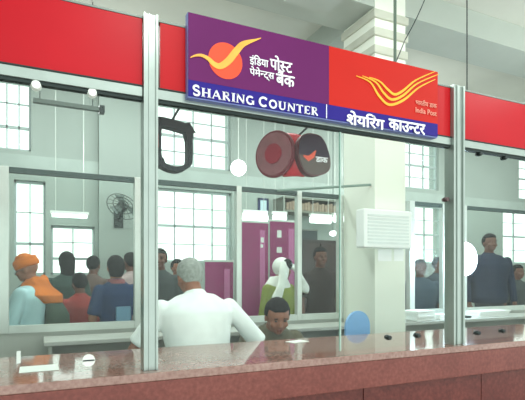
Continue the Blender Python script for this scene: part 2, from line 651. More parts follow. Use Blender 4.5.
# flared serif capitals for the English line: strokes on a 0..1 grid
def glyph_serif(ch):
    T, t, s = .2, .09, .05
    G_ = []
    v = lambda x, y0=0, y1=1, w=T: G_.append([(x, y0), (x, y1), w, w])
    ln = lambda x0, y0, x1, y1, w: G_.append([(x0, y0), (x1, y1), w, w])
    sf = lambda x, y, w=.36: G_.append([(x - w / 2, y), (x + w / 2, y), s, s])
    arc = lambda cx, cy, rx, ry, a0, a1, w0, w1: G_.append(('arc', cx, cy, rx, ry, a0, a1, w0, w1))
    wd = 1
    if ch == 'H': v(.17); v(.73); ln(.17, .5, .73, .5, t); [sf(x, y) for x in (.17, .73) for y in (.03, .97)]; wd = .9
    elif ch == 'I': v(.17); sf(.17, .03); sf(.17, .97); wd = .34
    elif ch == 'N': v(.14, w=.1); v(.76, w=.1); ln(.12, .95, .76, .05, T); sf(.12, .03, .28); sf(.76, .97, .28); wd = .9
    elif ch == 'A': ln(.08, 0, .42, .97, .1); ln(.42, .97, .8, 0, T); ln(.2, .34, .66, .34, t); sf(.1, .03, .24); sf(.8, .03, .3); wd = .92
    elif ch == 'R': v(.17); sf(.17, .03); sf(.17, .97); arc(.3, .74, .26, .22, -95, 95, .08, .08); arc(.34, .74, .24, .2, -50, 50, .16, .16); ln(.34, .5, .74, .02, T * .9); wd = .84
    elif ch == 'G': arc(.46, .5, .35, .43, 45, 315, .18, .18); v(.76, .05, .48, .17); sf(.72, .48, .3); wd = .92
    elif ch == 'C': arc(.46, .5, .35, .43, 45, 315, .18, .18); ln(.72, .7, .76, .92, .07); wd = .84
    elif ch == 'O': arc(.47, .5, .35, .43, 0, 360, .18, .18); wd = .94
    elif ch == 'U': v(.17, .3, 1, T); v(.7, .3, 1, .11); arc(.43, .33, .265, .27, 180, 360, .14, .13); sf(.17, .97); sf(.7, .97, .28); wd = .88
    elif ch == 'T': v(.38); ln(.02, .94, .74, .94, .1); ln(.03, .78, .03, .97, .06); ln(.73, .78, .73, .97, .06); sf(.38, .03); wd = .78
    elif ch == 'E': v(.17); ln(.05, .95, .62, .95, .09); ln(.05, .05, .64, .05, .09); ln(.17, .5, .54, .5, .09); ln(.63, .78, .63, .97, .05); ln(.64, .03, .64, .24, .05); wd = .72
    elif ch == 'S':
        arc(.34, .73, .22, .22, 30, 270, .17, .18); arc(.34, .27, .24, .22, -150, 90, .17, .18); ln(.54, .72, .56, .92, .06); ln(.1, .08, .12, .28, .06); wd = .68
    return G_, wd


def serif_text(name, s, m, x0, x1, z0, z1, parent, big=()):
    tot = sum(glyph_serif(ch)[1] * (1.15 if i in big else 1) + .1 for i, ch in enumerate(s)) - .1
    sx = (x1 - x0) / tot
    H = z1 - z0
    bm = bmesh.new()
    x = x0
    for i, ch in enumerate(s):
        g, wd = glyph_serif(ch)
        kx = sx * (1.15 if i in big else 1)
        kz = H * (1.0 if i in big else .86)
        for st in g:
            if st[0] == 'arc':
                _, cx, cy, rx, ry, a0, a1, w0, w1 = st
                n = 14
                pp = [(x + (cx + rx * math.cos(R(a0 + (a1 - a0) * j / n))) * kx, z0 + (cy + ry * math.sin(R(a0 + (a1 - a0) * j / n))) * kz) for j in range(n + 1)]
                ribbon(bm, pp, [(w0 + (w1 - w0) * j / n) * (kx + kz) / 2 for j in range(n + 1)], YT - .0015, YT + .0015)
            else:
                (a, b), (c_, d), w0, w1 = st
                ribbon(bm, [(x + a * kx, z0 + b * kz), (x + c_ * kx, z0 + d * kz)], [w0 * kx, w1 * kx] if a == c_ else [w0 * kz, w1 * kz], YT - .0015, YT + .0015)
        x += wd * kx + .1 * sx
    return obj(name, bm, m, parent)


a = P(170 + 64 / k, 278 / k, SD); b = P(170 + 64 / k, 249 / k, SD)
serif_text('lettering', 'SHARING', M_WHITE, a.x, X(170 + 246 / k, SD), a.z, b.z + .003, sign, (0,))
serif_text('lettering', 'COUNTER', M_WHITE, X(170 + 257 / k, SD), X(170 + 432 / k, SD), a.z, b.z + .003, sign, (0,))
d0 = q2(326.3, 104.5)
d1 = q2(326.3, 118.5)
obj('divider_line', boxes((d0[0] - .002, d0[0] + .002, SD - .003, SD - .0005, d1[1], d0[1])), M_WHITE, sign)
stxt('शेयिरंग', 345 + 5 / k, 345 + 113 / k, 322 / k, 362 / k, M_WHITE, .03)
stxt('काउन~टर', 345 + 127 / k, 345 + 232 / k, 347 / k, 377 / k, M_WHITE, .03)
stxt('भारतीय डाक', 345 + 205 / k, 345 + 266 / k, 288 / k, 305 / k, M_PINKTXT, .01)
stxt('India Post', 345 + 205 / k, 345 + 266 / k, 313 / k, 328 / k, M_PINKTXT, .01)
for st in ([(32, 222), (72, 240), (98, 280), (128, 306), (170, 292), (214, 256), (262, 232)],
           [(50, 222), (88, 240), (112, 272), (136, 291), (168, 279), (210, 244), (272, 217)],
           [(70, 226), (100, 238), (124, 262), (144, 276), (168, 265), (206, 234), (262, 209)]):
    sp = smooth_path([q2(345 + a / k, b / k) for a, b in st])
    n = len(sp)
    tt = [.0125 * min(1, .25 + 2.2 * min(i, n - 1 - i) / n) + .0005 for i in range(n)]
    obj('logo_stripe', ribbon(bmesh.new(), sp, tt, SD - .004, SD - .0005), M_GOLD, sign)

# rods and wires between ceiling and fascia
o = obj('hanging_rod', tube(bmesh.new(), [(X(467, G), G, PZ1 + .012), (X(467, G), G, CEIL - .002)], .0035, 8), M_DARKMETAL)
tag(o, 'thin black rod dropping from the ceiling to the fascia right of the board', 'rod')
xr = X(395, G)
rod = thing('conduit_pipe', 'grey-green conduit dropping from the ceiling onto the top of the board', 'pipe', (xr, G, PZ1))
obj('pipe', tube(bmesh.new(), [(0, 0, .015), (0, 0, CEIL - PZ1 - .43)], .0085, 12), mat('grey green conduit', (96, 112, 98), .6), rod)
bm = bmesh.new()
for i in range(9):
    a = random.uniform(-.06, .055)
    tube(bm, [(a, 0, .022 + random.random() * .02), (a + random.uniform(-.02, .02), random.uniform(-.015, .015), .04 + random.random() * .02), (a * .3, 0, .075)], [.006, .007, .004], 8)
obj('wire_bundle', bm, mat('dark green wire', (62, 80, 66), .7), rod)
cb = bmesh.new()
a, b = P(405, 40, 2.4), P(436, -30, 2.4)
pts = [a + (b - a) * (i / 8) + Vector((0, 0, -.03 * math.sin(math.pi * i / 8))) for i in range(9)]
pts[-1].z = min(pts[-1].z, CEIL - .003)
tag(obj('sagging_cable', tube(cb, [P(396, 62, 2.1)] + pts, .0035, 8), M_DARKMETAL), 'dark cable slanting up from behind the board to the ceiling', 'cable')

# ================================================================ FAR PARTITION
SZ = TOP - .03
fp = thing('far_partition', 'second aluminium and glass partition behind the staff, people queue beyond it', 'partition')
fposts = [(-.19 - .06, -.19 + .01), (X(134, FY), X(141, FY)), (X(235.5, FY), X(240.5, FY)), (X(296, FY), X(300.5, FY)),
          (X(337.5, FY), X(342, FY)), (X(408, FY), X(413, FY)), (X(441, FY), X(447, FY)), (X(459, FY), X(465, FY)), (5.75, 5.83)]
TZ0, TZ1 = 2.205, 2.245
for a, b in fposts:
    obj('post', boxes((a, b, FY - .03, FY + .03, SZ, TZ1 + .002)), M_ALU_W, fp, bevel=0.003)
segs = [(-1.5, -.25)] + [(p[1], q[0]) for p, q in zip(fposts, fposts[1:])]
for i, (a, b) in enumerate(segs):
    if i == 5:
        continue    # the pillar stands here
    obj('transom', boxes((a + .001, b - .001, FY - .02, FY + .02, TZ0, TZ1)), mat('dark green rail', (58, 76, 74), .5), fp)
    obj('sill_rail', boxes((a + .001, b - .001, FY - .03, FY + .03, SZ, SZ + .055)), M_ALU_W, fp)
    obj('glass_pane', boxes((a + .002, b - .002, FY - .003, FY + .003, SZ + .056, TZ0 - .001)), M_GLASS2, fp)
obj('lower_panel', boxes((-1.5, 2.77, FY - .02, FY + .02, 0, SZ - .001)), M_PANEL, fp)
obj('lower_panel', boxes((3.135, 5.83, FY - .02, FY + .02, 0, SZ - .001)), M_PANEL, fp)

# staff desks against the far partition
for (a, b, lab) in ((.05, 2.7, 'grey-topped long desk along the far glass, left of the white pillar'),
                    (3.2, 5.6, 'pale desk covered in papers, right of the white pillar')):
    t = thing('staff_desk', lab, 'desk', ((a + b) / 2, 3.78, 0))
    h = (b - a) / 2
    obj('desk_top', boxes((-h, h, -.18, .18, .96, .99)), mat('grey desk laminate', (178, 180, 174), .35), t, bevel=.004)
    for s in (-1, 1):
        obj('side_panel', boxes((s * (h - .04) - .012, s * (h - .04) + .012, -.16, .16, 0, .958)), M_PANEL, t)
    obj('back_panel', boxes((-h + .055, h - .055, .13, .15, .25, .955)), M_PANEL, t)


def paper_stack(name, label, loc, w_, d_, n, rz, grp=None):
    bm = bmesh.new()
    rr = random.Random(hash(label) % 1000 if False else int(loc[0] * 100))
    z = 0
    for i in range(n):
        h = .012 if n > 1 else .002
        ax, ay = rr.uniform(-.012, .012), rr.uniform(-.012, .012)
        box(bm, -w_ / 2 + ax, w_ / 2 + ax, -d_ / 2 + ay, d_ / 2 + ay, z, z + h)
        z += h + .0006
    o = obj(name, bm, M_PAPER)
    o.location = loc
    o.rotation_euler = (0, 0, rz)
    return tag(o, label, 'papers')


paper_stack('paper_stack', 'thick heap of white papers on the desk just right of the pillar', (X(420, 3.7), 3.74, .992), .30, .22, 8, .2)
paper_stack('paper_stack', 'low pile of white papers on the desk behind the glare', (X(444, 3.7), 3.74, .992), .2, .22, 4, -.1)
paper_stack('paper_stack', 'long flat pile of papers at the far right of the desk', (X(495, 3.7), 3.8, .992), .5, .2, 5, .05)
paper_stack('paper_sheet', 'small white paper in front of the dark-haired clerk', (X(297, 2.5), 2.52, TOP + .001), .12, .08, 1, .2)
paper_stack('paper_sheet', 'white paper lying on the counter at its far left end', (X(37, 2.25), 2.25, TOP + .001), .15, .14, 1, .0)

# blue plastic chair
t = thing('plastic_chair', 'light blue plastic chair with rounded back before the white pillar', 'chair', (X(360, 3.0), 3.02, 0), R(180 + 10))
MB = mat('light blue plastic', (126, 176, 226), .4, 0, .04)
bm = bmesh.new()
prof = [(-.13, .62)] + [(.13 * -math.cos(i * math.pi / 14) , 1.06 + .115 * math.sin(i * math.pi / 14)) for i in range(15)] + [(.13, .62)]
prism(bm, prof, -.02, .0)
obj('backrest', bm, MB, t, bevel=.004)
obj('seat', boxes((-.2, .2, 0.0, .42, .58, .615)), MB, t, bevel=.008)
for sx in (-1, 1):
    for sy in (0.03, .39):
        obj('leg', tube(bmesh.new(), [(sx * .17, sy, .585), (sx * .2, sy + (.03 if sy > .1 else -.03), .0)], [.022, .016], 10), MB, t, smooth=True)

# bright reflection built as a slatted white box, and papers on the pillar
t = thing('reflection_box', 'boxy white stand-in for a reflection with fine grille mounted on the pillar', 'reflection', ((X(364, 3.38) + X(412, 3.38)) / 2, 3.38, 1.86))
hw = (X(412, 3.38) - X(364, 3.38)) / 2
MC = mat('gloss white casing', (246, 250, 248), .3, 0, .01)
obj('slab', boxes((-hw, hw, 0, .118, -.17, .17)), MC, t, bevel=.012)
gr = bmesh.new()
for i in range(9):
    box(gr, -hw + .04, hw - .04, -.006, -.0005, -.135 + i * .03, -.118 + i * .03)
obj('slats', gr, mat('grille white', (224, 232, 230), .4), t)
for (a, b, lab) in ((378, 391.5, 'left white notice sheet stuck on the pillar'), (394, 403.5, 'right white notice sheet stuck on the pillar')):
    l, r_ = P(a, 261, 3.495), P(b, 249.5, 3.495)
    tag(obj('notice_sheet', boxes((l.x, r_.x, 3.494, 3.499, l.z, r_.z)), mat('bright paper', (252, 254, 252), .5)), lab, 'notice')

# ================================================================ PROJECTING DRUM SIGN AND OVAL RING
DD = 2.42
ctr = P(293, 158, DD)
t = thing('drum_sign', 'small red drum-shaped hanging sign with a dark rounded face and postal mark', 'sign', tuple(ctr))
s_ = Zd(293, DD) / 480
MR = mat('glossy red shell', (206, 38, 58), .3, 0, .08, 10)
# left round face turned to the left
bm = bmesh.new()
rotL = Matrix.Rotation(R(-62), 4, 'Z') @ Matrix.Rotation(R(90), 4, 'X')
LC = Vector((-21 * s_, -.01, .006))
bmesh.ops.create_cone(bm, cap_ends=True, segments=40, radius1=.132, radius2=.132, depth=.02, matrix=Matrix.Translation(LC) @ rotL)
obj('left_rim', bm, mat('maroon rim', (120, 44, 58), .4), t, bevel=.003)
nL = (Matrix.Rotation(R(-62), 3, 'Z') @ Vector((0, -1, 0)))
bm = bmesh.new()
bmesh.ops.create_cone(bm, cap_ends=True, segments=40, radius1=.118, radius2=.118, depth=.006, matrix=Matrix.Translation(LC + nL * .0135) @ rotL)
obj('left_face', bm, mat('pinkish grey face', (150, 96, 104), .35, 0, .18, 22), t)
bm = bmesh.new()
bmesh.ops.create_cone(bm, cap_ends=True, segments=40, radius1=.056, radius2=.056, depth=.006, matrix=Matrix.Translation(LC + nL * .0195) @ rotL)
obj('left_hub', bm, mat('deep red hub', (158, 34, 58), .35), t)
# red shell between the faces
bm = bmesh.new()
rings = []
for i in range(7):
    f = i / 6
    x = -12 * s_ + f * 18 * s_
    y = -.02 - .02 * math.sin(math.pi * f) - .045 * f
    rings.append((Vector((x, y, .006 - .012 * f)), Vector((.0, .06, 0)), Vector((0, 0, .125 - .012 * f))))
loft(bm, rings, 32)
obj('shell', bm, MR, t, smooth=True)
# right face, dark, rounded like a shield
fx = lambda x: (x / 5 + 250 - 293 - 7) * s_
fz = lambda y: (158 - (y / 5 + 120)) * s_
outl = [(205, 180), (210, 140), (230, 112), (262, 99), (300, 98), (332, 106), (355, 130), (372, 165), (384, 205), (386, 245), (372, 272), (340, 290), (300, 300), (262, 297), (232, 275), (212, 235), (204, 205)]
o2 = smooth_path([(fx(a), fz(b)) for a, b in outl + outl[:1]], 3)[:-1]
prism_b = prism(bmesh.new(), o2, -.15, -.11)
obj('face_rim', prism_b, mat('dark red rim', (92, 34, 44), .4), t)
cxm = sum(a for a, b in o2) / len(o2)
czm = sum(b for a, b in o2) / len(o2)
sh = lambda kk: [(cxm + (a - cxm) * kk, czm + (b - czm) * kk) for a, b in o2]
zc = fz(205)
up_ = []
for a, b in sh(.95):
    up_.append((a, max(b, zc)))
obj('upper_face', prism(bmesh.new(), up_, -.154, -.1505), mat('aubergine print', (40, 20, 48), .6), t)
obj('lower_face', prism(bmesh.new(), [(a, min(b, zc - .0005)) for a, b in sh(.95)], -.154, -.1505), mat('taupe print', (92, 78, 74), .6), t)
obj('postal_mark', ribbon(bmesh.new(), [(fx(a), fz(b)) for a, b in ((232, 210), (258, 222), (282, 206), (300, 180))], [.008, .03, .026, .006], -.157, -.1545), mat('coral print', (232, 92, 66), .5), t)
text('lettering', 'डाक', M_WHITE, fx(300), fx(366), fz(232), fz(208), -.1558, t, .02)
br = bmesh.new()
tube(br, [(0, .0, .11), (0, 0.0, RZ1 - ctr.z - .02), (0, G + .02 - DD, RZ1 - ctr.z + .05)], .006, 8)
obj('hanger', br, M_DARKMETAL, t)
# slanting glass-shelf bar under it
a, b = P(271, 190, 3.0), P(343, 165, 3.0)
b2 = Vector((PX0 - .002, 3.55, b.z))
tag(obj('brace_bar', tube(bmesh.new(), [P(277, 190.5, 3.97), b2], .012, 10), mat('green grey bar', (126, 148, 138), .5)), 'thin slanting brace bar below the drum sign, ending at the pillar', 'bar')

t = thing('ring_reflection', 'dark hollow oval hoop standing in for a reflection, high behind the left glass post', 'hoop', tuple(P(172, 144, DD)))  # reflection in the glass, built as an added solid hoop
s2 = Zd(173, DD) / 480 * 1.1
rr = []
pp = [(-14, 16), (-9, 18), (12, 15), (15, 12), (15.5, -14), (12, -20), (4, -23.5), (-6, -22), (-13, -17), (-15, -10), (-15, 8)]
pp = smooth_path([(a * s2, b * s2) for a, b in pp + pp[:1]], 3)
tt = []
n = len(pp)
for (a, b) in pp:
    tt.append((8.5 if a < -10 * s2 else 7.5 if b > 10 * s2 else 4.6) * s2)
obj('hoop', ribbon(bmesh.new(), pp, tt, -.03, .03), mat('dark slate plastic', (20, 30, 36), .6), t)
obj('pointed_tab', prism(bmesh.new(), [(4 * s2, 17 * s2), (15 * s2, 20 * s2), (21 * s2, 11 * s2), (14 * s2, 10.5 * s2)], -.032, -.0305), mat('dark slate plastic', (42, 56, 62)), t)
obj('red_glow_strip', boxes((-16.5 * s2, -13.5 * s2, -.035, -.0305, -6 * s2, 6 * s2)), mat('dull red glow', (140, 60, 60), .5), t)  # reddish glow on the left side, put in as a coloured strip
obj('hanger', tube(bmesh.new(), [(-.0, 0, .088), (0, 0, RZ1 - t.location.z), (0, G + .02 - DD, RZ1 - t.location.z + .05)], .006, 8), M_DARKMETAL, t)

# ================================================================ LAMPS AND GLARE DISC
t = thing('glare_disc', 'glaring round bluish-white disc standing in for a reflected glare beside the right aluminium post', 'lamp', tuple(P(464.5, 259, 3.72)))  # reflected glare built as an added glowing disc on a pole
bm = bmesh.new()
ball(bm, (0, 0, 0), (.18, .06, .18), seg=28)
obj('added_glow', bm, M_GLARE, t, smooth=True)
obj('glare_pole', tube(bmesh.new(), [(0, .07, -.05), (0, .07, .991 + .02 - t.location.z)], .012, 10), M_DARKMETAL, t)
obj('pole_base', boxes((-.08, .08, -.02, .14, .991 - t.location.z, .991 + .02 - t.location.z)), M_DARKMETAL, t)
l = bpy.data.lights.new('glare_light', 'POINT')
l.energy, l.color, l.shadow_soft_size = 16, (.62, .82, 1), .1
lo = bpy.data.objects.new('glare_light', l)
COL.objects.link(lo)
lo.location = P(465.5, 258, 3.55)

t = thing('globe_lamp', 'bright white globe lamp hanging high in the middle of the hall', 'lamp', tuple(P(238.5, 168, 5.0)))
ball_b = ball(bmesh.new(), (0, 0, 0), .088, seg=24)
obj('globe', ball_b, mat('white globe', (246, 252, 255), .3, emit=5.0), t, smooth=True)
obj('cord', tube(bmesh.new(), [(0, 0, .09), (0, 0, CEIL - t.location.z - .001)], .005, 8), M_ALU_W, t)


def tube_lamp(label, px0, px1, py, d, r=.022, grp='lit tube lamps over the hall'):
    a, b = X(px0, d), X(px1, d)
    z = P((px0 + px1) / 2, py, d).z
    t = thing('tube_lamp', label, 'lamp', ((a + b) / 2, d, z), 0, grp)
    h = (b - a) / 2
    obj('tube', tube(bmesh.new(), [(-h, 0, 0), (h, 0, 0)], r, 12), M_TUBE, t, smooth=True)
    obj('housing', boxes((-h - .02, h + .02, -.03, .03, r + .002, r + .035)), M_PAPER, t)
    rods = bmesh.new()
    for s in (-1, 1):
        tube(rods, [(s * h * .8, 0, r + .036), (s * h * .8, 0, CEIL - z - .002)], .004, 6)
    obj('hanging_rods', rods, M_ALU_W, t)


tube_lamp('lit tube lamp above the turbaned man', 52, 87, 216, 6.3, .02)
tube_lamp('lit tube lamp above the magenta banners', 244, 266, 218, 6.0, .07)
tube_lamp('short lit tube lamp right of the magenta banners', 274, 285, 218, 6.0, .055)
tube_lamp('lit tube lamp above the brown cabinet', 311, 330, 220, 6.0, .05)
tube_lamp('lit tube lamp touching the pillar edge', 334, 343, 219, 6.0, .05)
t = thing('globe_lamp', 'small round lit lamp beside the brown cabinet near the pillar', 'lamp', tuple(P(333, 233.5, 5.6)))
obj('globe', ball(bmesh.new(), (0, 0, 0), (.05, .05, .035), seg=20), mat('white globe', (246, 252, 255)), t, smooth=True)
obj('cord', tube(bmesh.new(), [(0, 0, .03), (0, 0, CEIL - t.location.z - .001)], .004, 6), M_DARKMETAL, t)
# unlit tube fixture near the top left
a, b = X(33, 5.0), X(99, 5.0)
z = P(66, 105, 5.0).z
t = thing('tube_fixture', 'unlit dark strip light hung under the ceiling above the turbaned man', 'lamp', ((a + b) / 2, 5.0, z))
h = (b - a) / 2
obj('housing', boxes((-h, h, -.03, .03, -.02, .02)), mat('grey fixture', (110, 122, 116), .6), t, bevel=.004)
rods = bmesh.new()
for s in (-.8, .8):
    tube(rods, [(s * h, 0, .02), (s * h, 0, CEIL - z - .002)], .004, 6)
obj('hanging_rods', rods, M_DARKMETAL, t)
obj('end_cap', boxes((h + .001, h + .05, -.04, .04, -.035, .035)), M_DARKMETAL, t)

# wall fan
fc = P(122, 207, 6.2)
t = thing('wall_fan', 'dark grey wall fan tilted high above the queue on the left', 'fan', (fc.x, 6.2, 0))
MF = mat('fan grey', (50, 60, 58), .5, .3)
MFL = mat('light grey blade', (84, 96, 92), .5)
cage = bmesh.new()
rotf = Matrix.Rotation(R(25), 3, 'Y') @ Matrix.Rotation(R(-35), 3, 'X')
for rr_ in (.2, .13, .06):
    pts = [Vector((0, -.05, fc.z)) + rotf @ Vector((rr_ * math.cos(i * math.pi / 12), 0 - (.2 - rr_) * .3, rr_ * math.sin(i * math.pi / 12))) for i in range(25)]
    tube(cage, pts, .005, 6)
for i in range(16):
    a = i * math.pi / 8
    tube(cage, [Vector((0, -.05, fc.z)) + rotf @ Vector((0, -.055, 0)), Vector((0, -.05, fc.z)) + rotf @ Vector((.2 * math.cos(a), 0, .2 * math.sin(a)))], .003, 5)
obj('cage', cage, MF, t)
bl = bmesh.new()
for i in range(3):
    a0 = i * 2 * math.pi / 3
    mm = Matrix.Translation((0, -.05, fc.z)) @ rotf.to_4x4() @ Matrix.Rotation(a0, 4, 'Y')
    vs = [bl.verts.new(mm @ Vector(v)) for v in ((.02, -.03, -.02), (.17, -.02, -.06), (.17, -.005, .06), (.02, -.02, .03))]
    vt = [bl.verts.new(mm @ (Vector(v) + Vector((0, .004, 0)))) for v in ((.02, -.03, -.02), (.17, -.02, -.06), (.17, -.005, .06), (.02, -.02, .03))]
    bl.faces.new(vs)
    bl.faces.new(vt[::-1])
    for j in range(4):
        bl.faces.new((vs[j], vt[j], vt[(j + 1) % 4], vs[(j + 1) % 4]))
obj('blades', bl, MFL, t)
obj('motor', ball(bmesh.new(), (0, .03, fc.z), (.07, .09, .07)), MF, t, smooth=True)
obj('bracket', tube(bmesh.new(), [(0, .10, fc.z - .02), (0, .2, fc.z - .12), (0, WY - .12 - 6.2 - .012, fc.z - .12)], [.02, .018, .018], 12), MF, t)
obj('wall_plate', boxes((-.06, .06, WY - .12 - 6.2 - .012, WY - .12 - 6.2 - .001, fc.z - .24, fc.z - .02)), MF, t)

# framed notice on the far wall
a, b = P(258.5, 212.5, WY - .03), P(269, 198.5, WY - .03)
t = thing('framed_picture', 'small dark blue framed notice on the far wall above the banners', 'picture', ((a.x + b.x) / 2, WY - .001, (a.z + b.z) / 2))
hw, hh = (b.x - a.x) / 2, (b.z - a.z) / 2
obj('frame', boxes((-hw, hw, -.02, 0, -hh, -hh + .03), (-hw, hw, -.02, 0, hh - .03, hh), (-hw, -hw + .035, -.02, 0, -hh, hh), (hw - .03, hw, -.02, 0, -hh, hh)), mat('navy frame', (34, 50, 92), .5), t)
obj('sheet', boxes((-hw + .036, hw - .031, -.012, -.004, -hh + .031, hh - .031)), mat('pale blue sheet', (196, 220, 228), .6), t)


a, b = X(281, 6.35), X(343, 6.35)
z0 = P(312, 214, 6.35).z
t = thing('wall_shelf', 'long grey shelf on the far wall above the tube lamps, left of the pillar', 'shelf', ((a + b) / 2, WY, z0))
h = (b - a) / 2
MS = mat('greyish brown board', (112, 116, 106), .8)
obj('shelf_board', boxes((-h, h, -.34, -.001, 0, .03)), MS, t)
obj('top_board', boxes((-h, h, -.34, -.001, .20, .225)), MS, t)
obj('back_board', boxes((-h, h, -.02, -.001, .031, .199)), MS, t)
for xx in (-h + .02, h - .02):
    obj('divider', boxes((xx - .012, xx + .012, -.33, -.021, .031, .199)), MS, t)
sx_ = t.location.x
for i, (fx_, wd_, lab) in enumerate(((-.62, .3, 'leftmost bundle of files on the high wall shelf'), (-.05, .4, 'middle bundle of files on the high wall shelf'), (.55, .26, 'rightmost bundle of files on the high wall shelf'))):
    bm = bmesh.new()
    nn = int(wd_ / .05)
    for j in range(nn):
        x_ = sx_ + fx_ * h - wd_ / 2 + j * .05
        box(bm, x_, x_ + .044, WY - .31, WY - .05, z0 + .0305, z0 + .0305 + .11 + .03 * ((j * 7) % 3) / 2)
    tag(obj('file_bundle', bm, mat('buff files', (136, 120, 104), .9, 0, .3, 20)), lab, 'files')


# magenta roll-up banners
def banner(label, px0, px1, ytop, d, marks):
    a, b = X(px0, d), X(px1, d)
    zt = P((px0 + px1) / 2, ytop, d).z
    t = thing('banner_stand', label, 'banner', ((a + b) / 2, d, 0))
    h = (b - a) / 2
    obj('banner_cloth', boxes((-h, h, -.004, .004, .09, zt)), mat('magenta cloth', (150, 44, 104), .7, 0, .12, 5), t)
    obj('stripe', boxes((-.0 + h * .35, h * .75, -.007, -.0045, .3, zt - .08)), mat('pink stripe', (196, 108, 160), .7), t)
    obj('top_bar', boxes((-h - .01, h + .01, -.012, .012, zt, zt + .025)), M_ALU_W, t)
    obj('base', boxes((-h - .02, h + .02, -.1, .1, 0, .08)), M_ALU, t, bevel=.008)
    obj('mast', tube(bmesh.new(), [(0, .02, .08), (0, .02, zt)], .01, 8), M_ALU, t)
    for (mx, my, mw, mh) in marks:
        q = P(mx, my, d)
        obj('print_mark', boxes((q.x - t.location.x - mw, q.x - t.location.x + mw, -.009, -.0075, q.z - mh, q.z + mh)), M_PAPER, t)


banner('magenta banner with a pale stripe, left of the shawled woman', 242, 268, 223, 5.15, [(262, 240, .02, .03), (261.5, 246, .016, .02)])
banner('magenta banner with white marks behind the shawled woman', 270, 297, 222, 5.3, [(279, 234, .03, .045), (279, 250, .035, .035)])
t = banner('low magenta banner behind the white-shirted clerk', 205, 233, 262, 5.3, [])

# brown cabinet
a, b = X(301, 5.7), X(337, 5.7)
zt = P(320, 240, 5.7).z
t = thing('wooden_cabinet', 'tall dark brown cabinet seen through glass left of the pillar', 'cabinet', ((a + b) / 2, 5.7, 0))
h = (b - a) / 2
MW = mat('dark brown wood', (40, 24, 22), .5, 0, .25, 8)
obj('body', boxes((-h, h, 0, .45, 0, zt)), MW, t, bevel=.006)
for s in (-1, 1):
    d_ = obj('door', boxes((min(0, s * h) + .012, max(0, s * h) - .012, -.022, -.001, .08, zt - .05)), mat('brown door', (54, 34, 30), .5, 0, .2, 7), t, bevel=.003)
    obj('handle', boxes((s * .04 - .008, s * .04 + .008, -.04, -.0225, zt * .5, zt * .5 + .14)), M_ALU, d_)
t = thing('carton', 'dark carton lying on top of the brown cabinet', 'box', (t.location.x - .12, 5.9, zt + .001))
obj('carton_body', boxes((-.14, .14, -.12, .12, 0, .13)), mat('dark carton', (58, 66, 66), .8), t, bevel=.004)
obj('lid', boxes((-.146, .146, -.126, .126, .131, .15)), mat('grey lid', (120, 124, 118), .8), t)


# ================================================================ PEOPLE
def remeshed(name, bm, m, parent, voxel, smooth_it=2):
    me = bpy.data.meshes.new('tmp')
    bm.to_mesh(me)
    bm.free()
    o = bpy.data.objects.new('tmp', me)
    COL.objects.link(o)
    md = o.modifiers.new('r', 'REMESH')
    md.mode = 'VOXEL'
    md.voxel_size = voxel
    sm = o.modifiers.new('s', 'SMOOTH')
    sm.iterations = smooth_it
    bpy.context.view_layer.update()
    me2 = bpy.data.meshes.new_from_object(o.evaluated_get(bpy.context.evaluated_depsgraph_get()))
    bpy.data.objects.remove(o)
    return link(name, me2, m, parent, smooth=True)


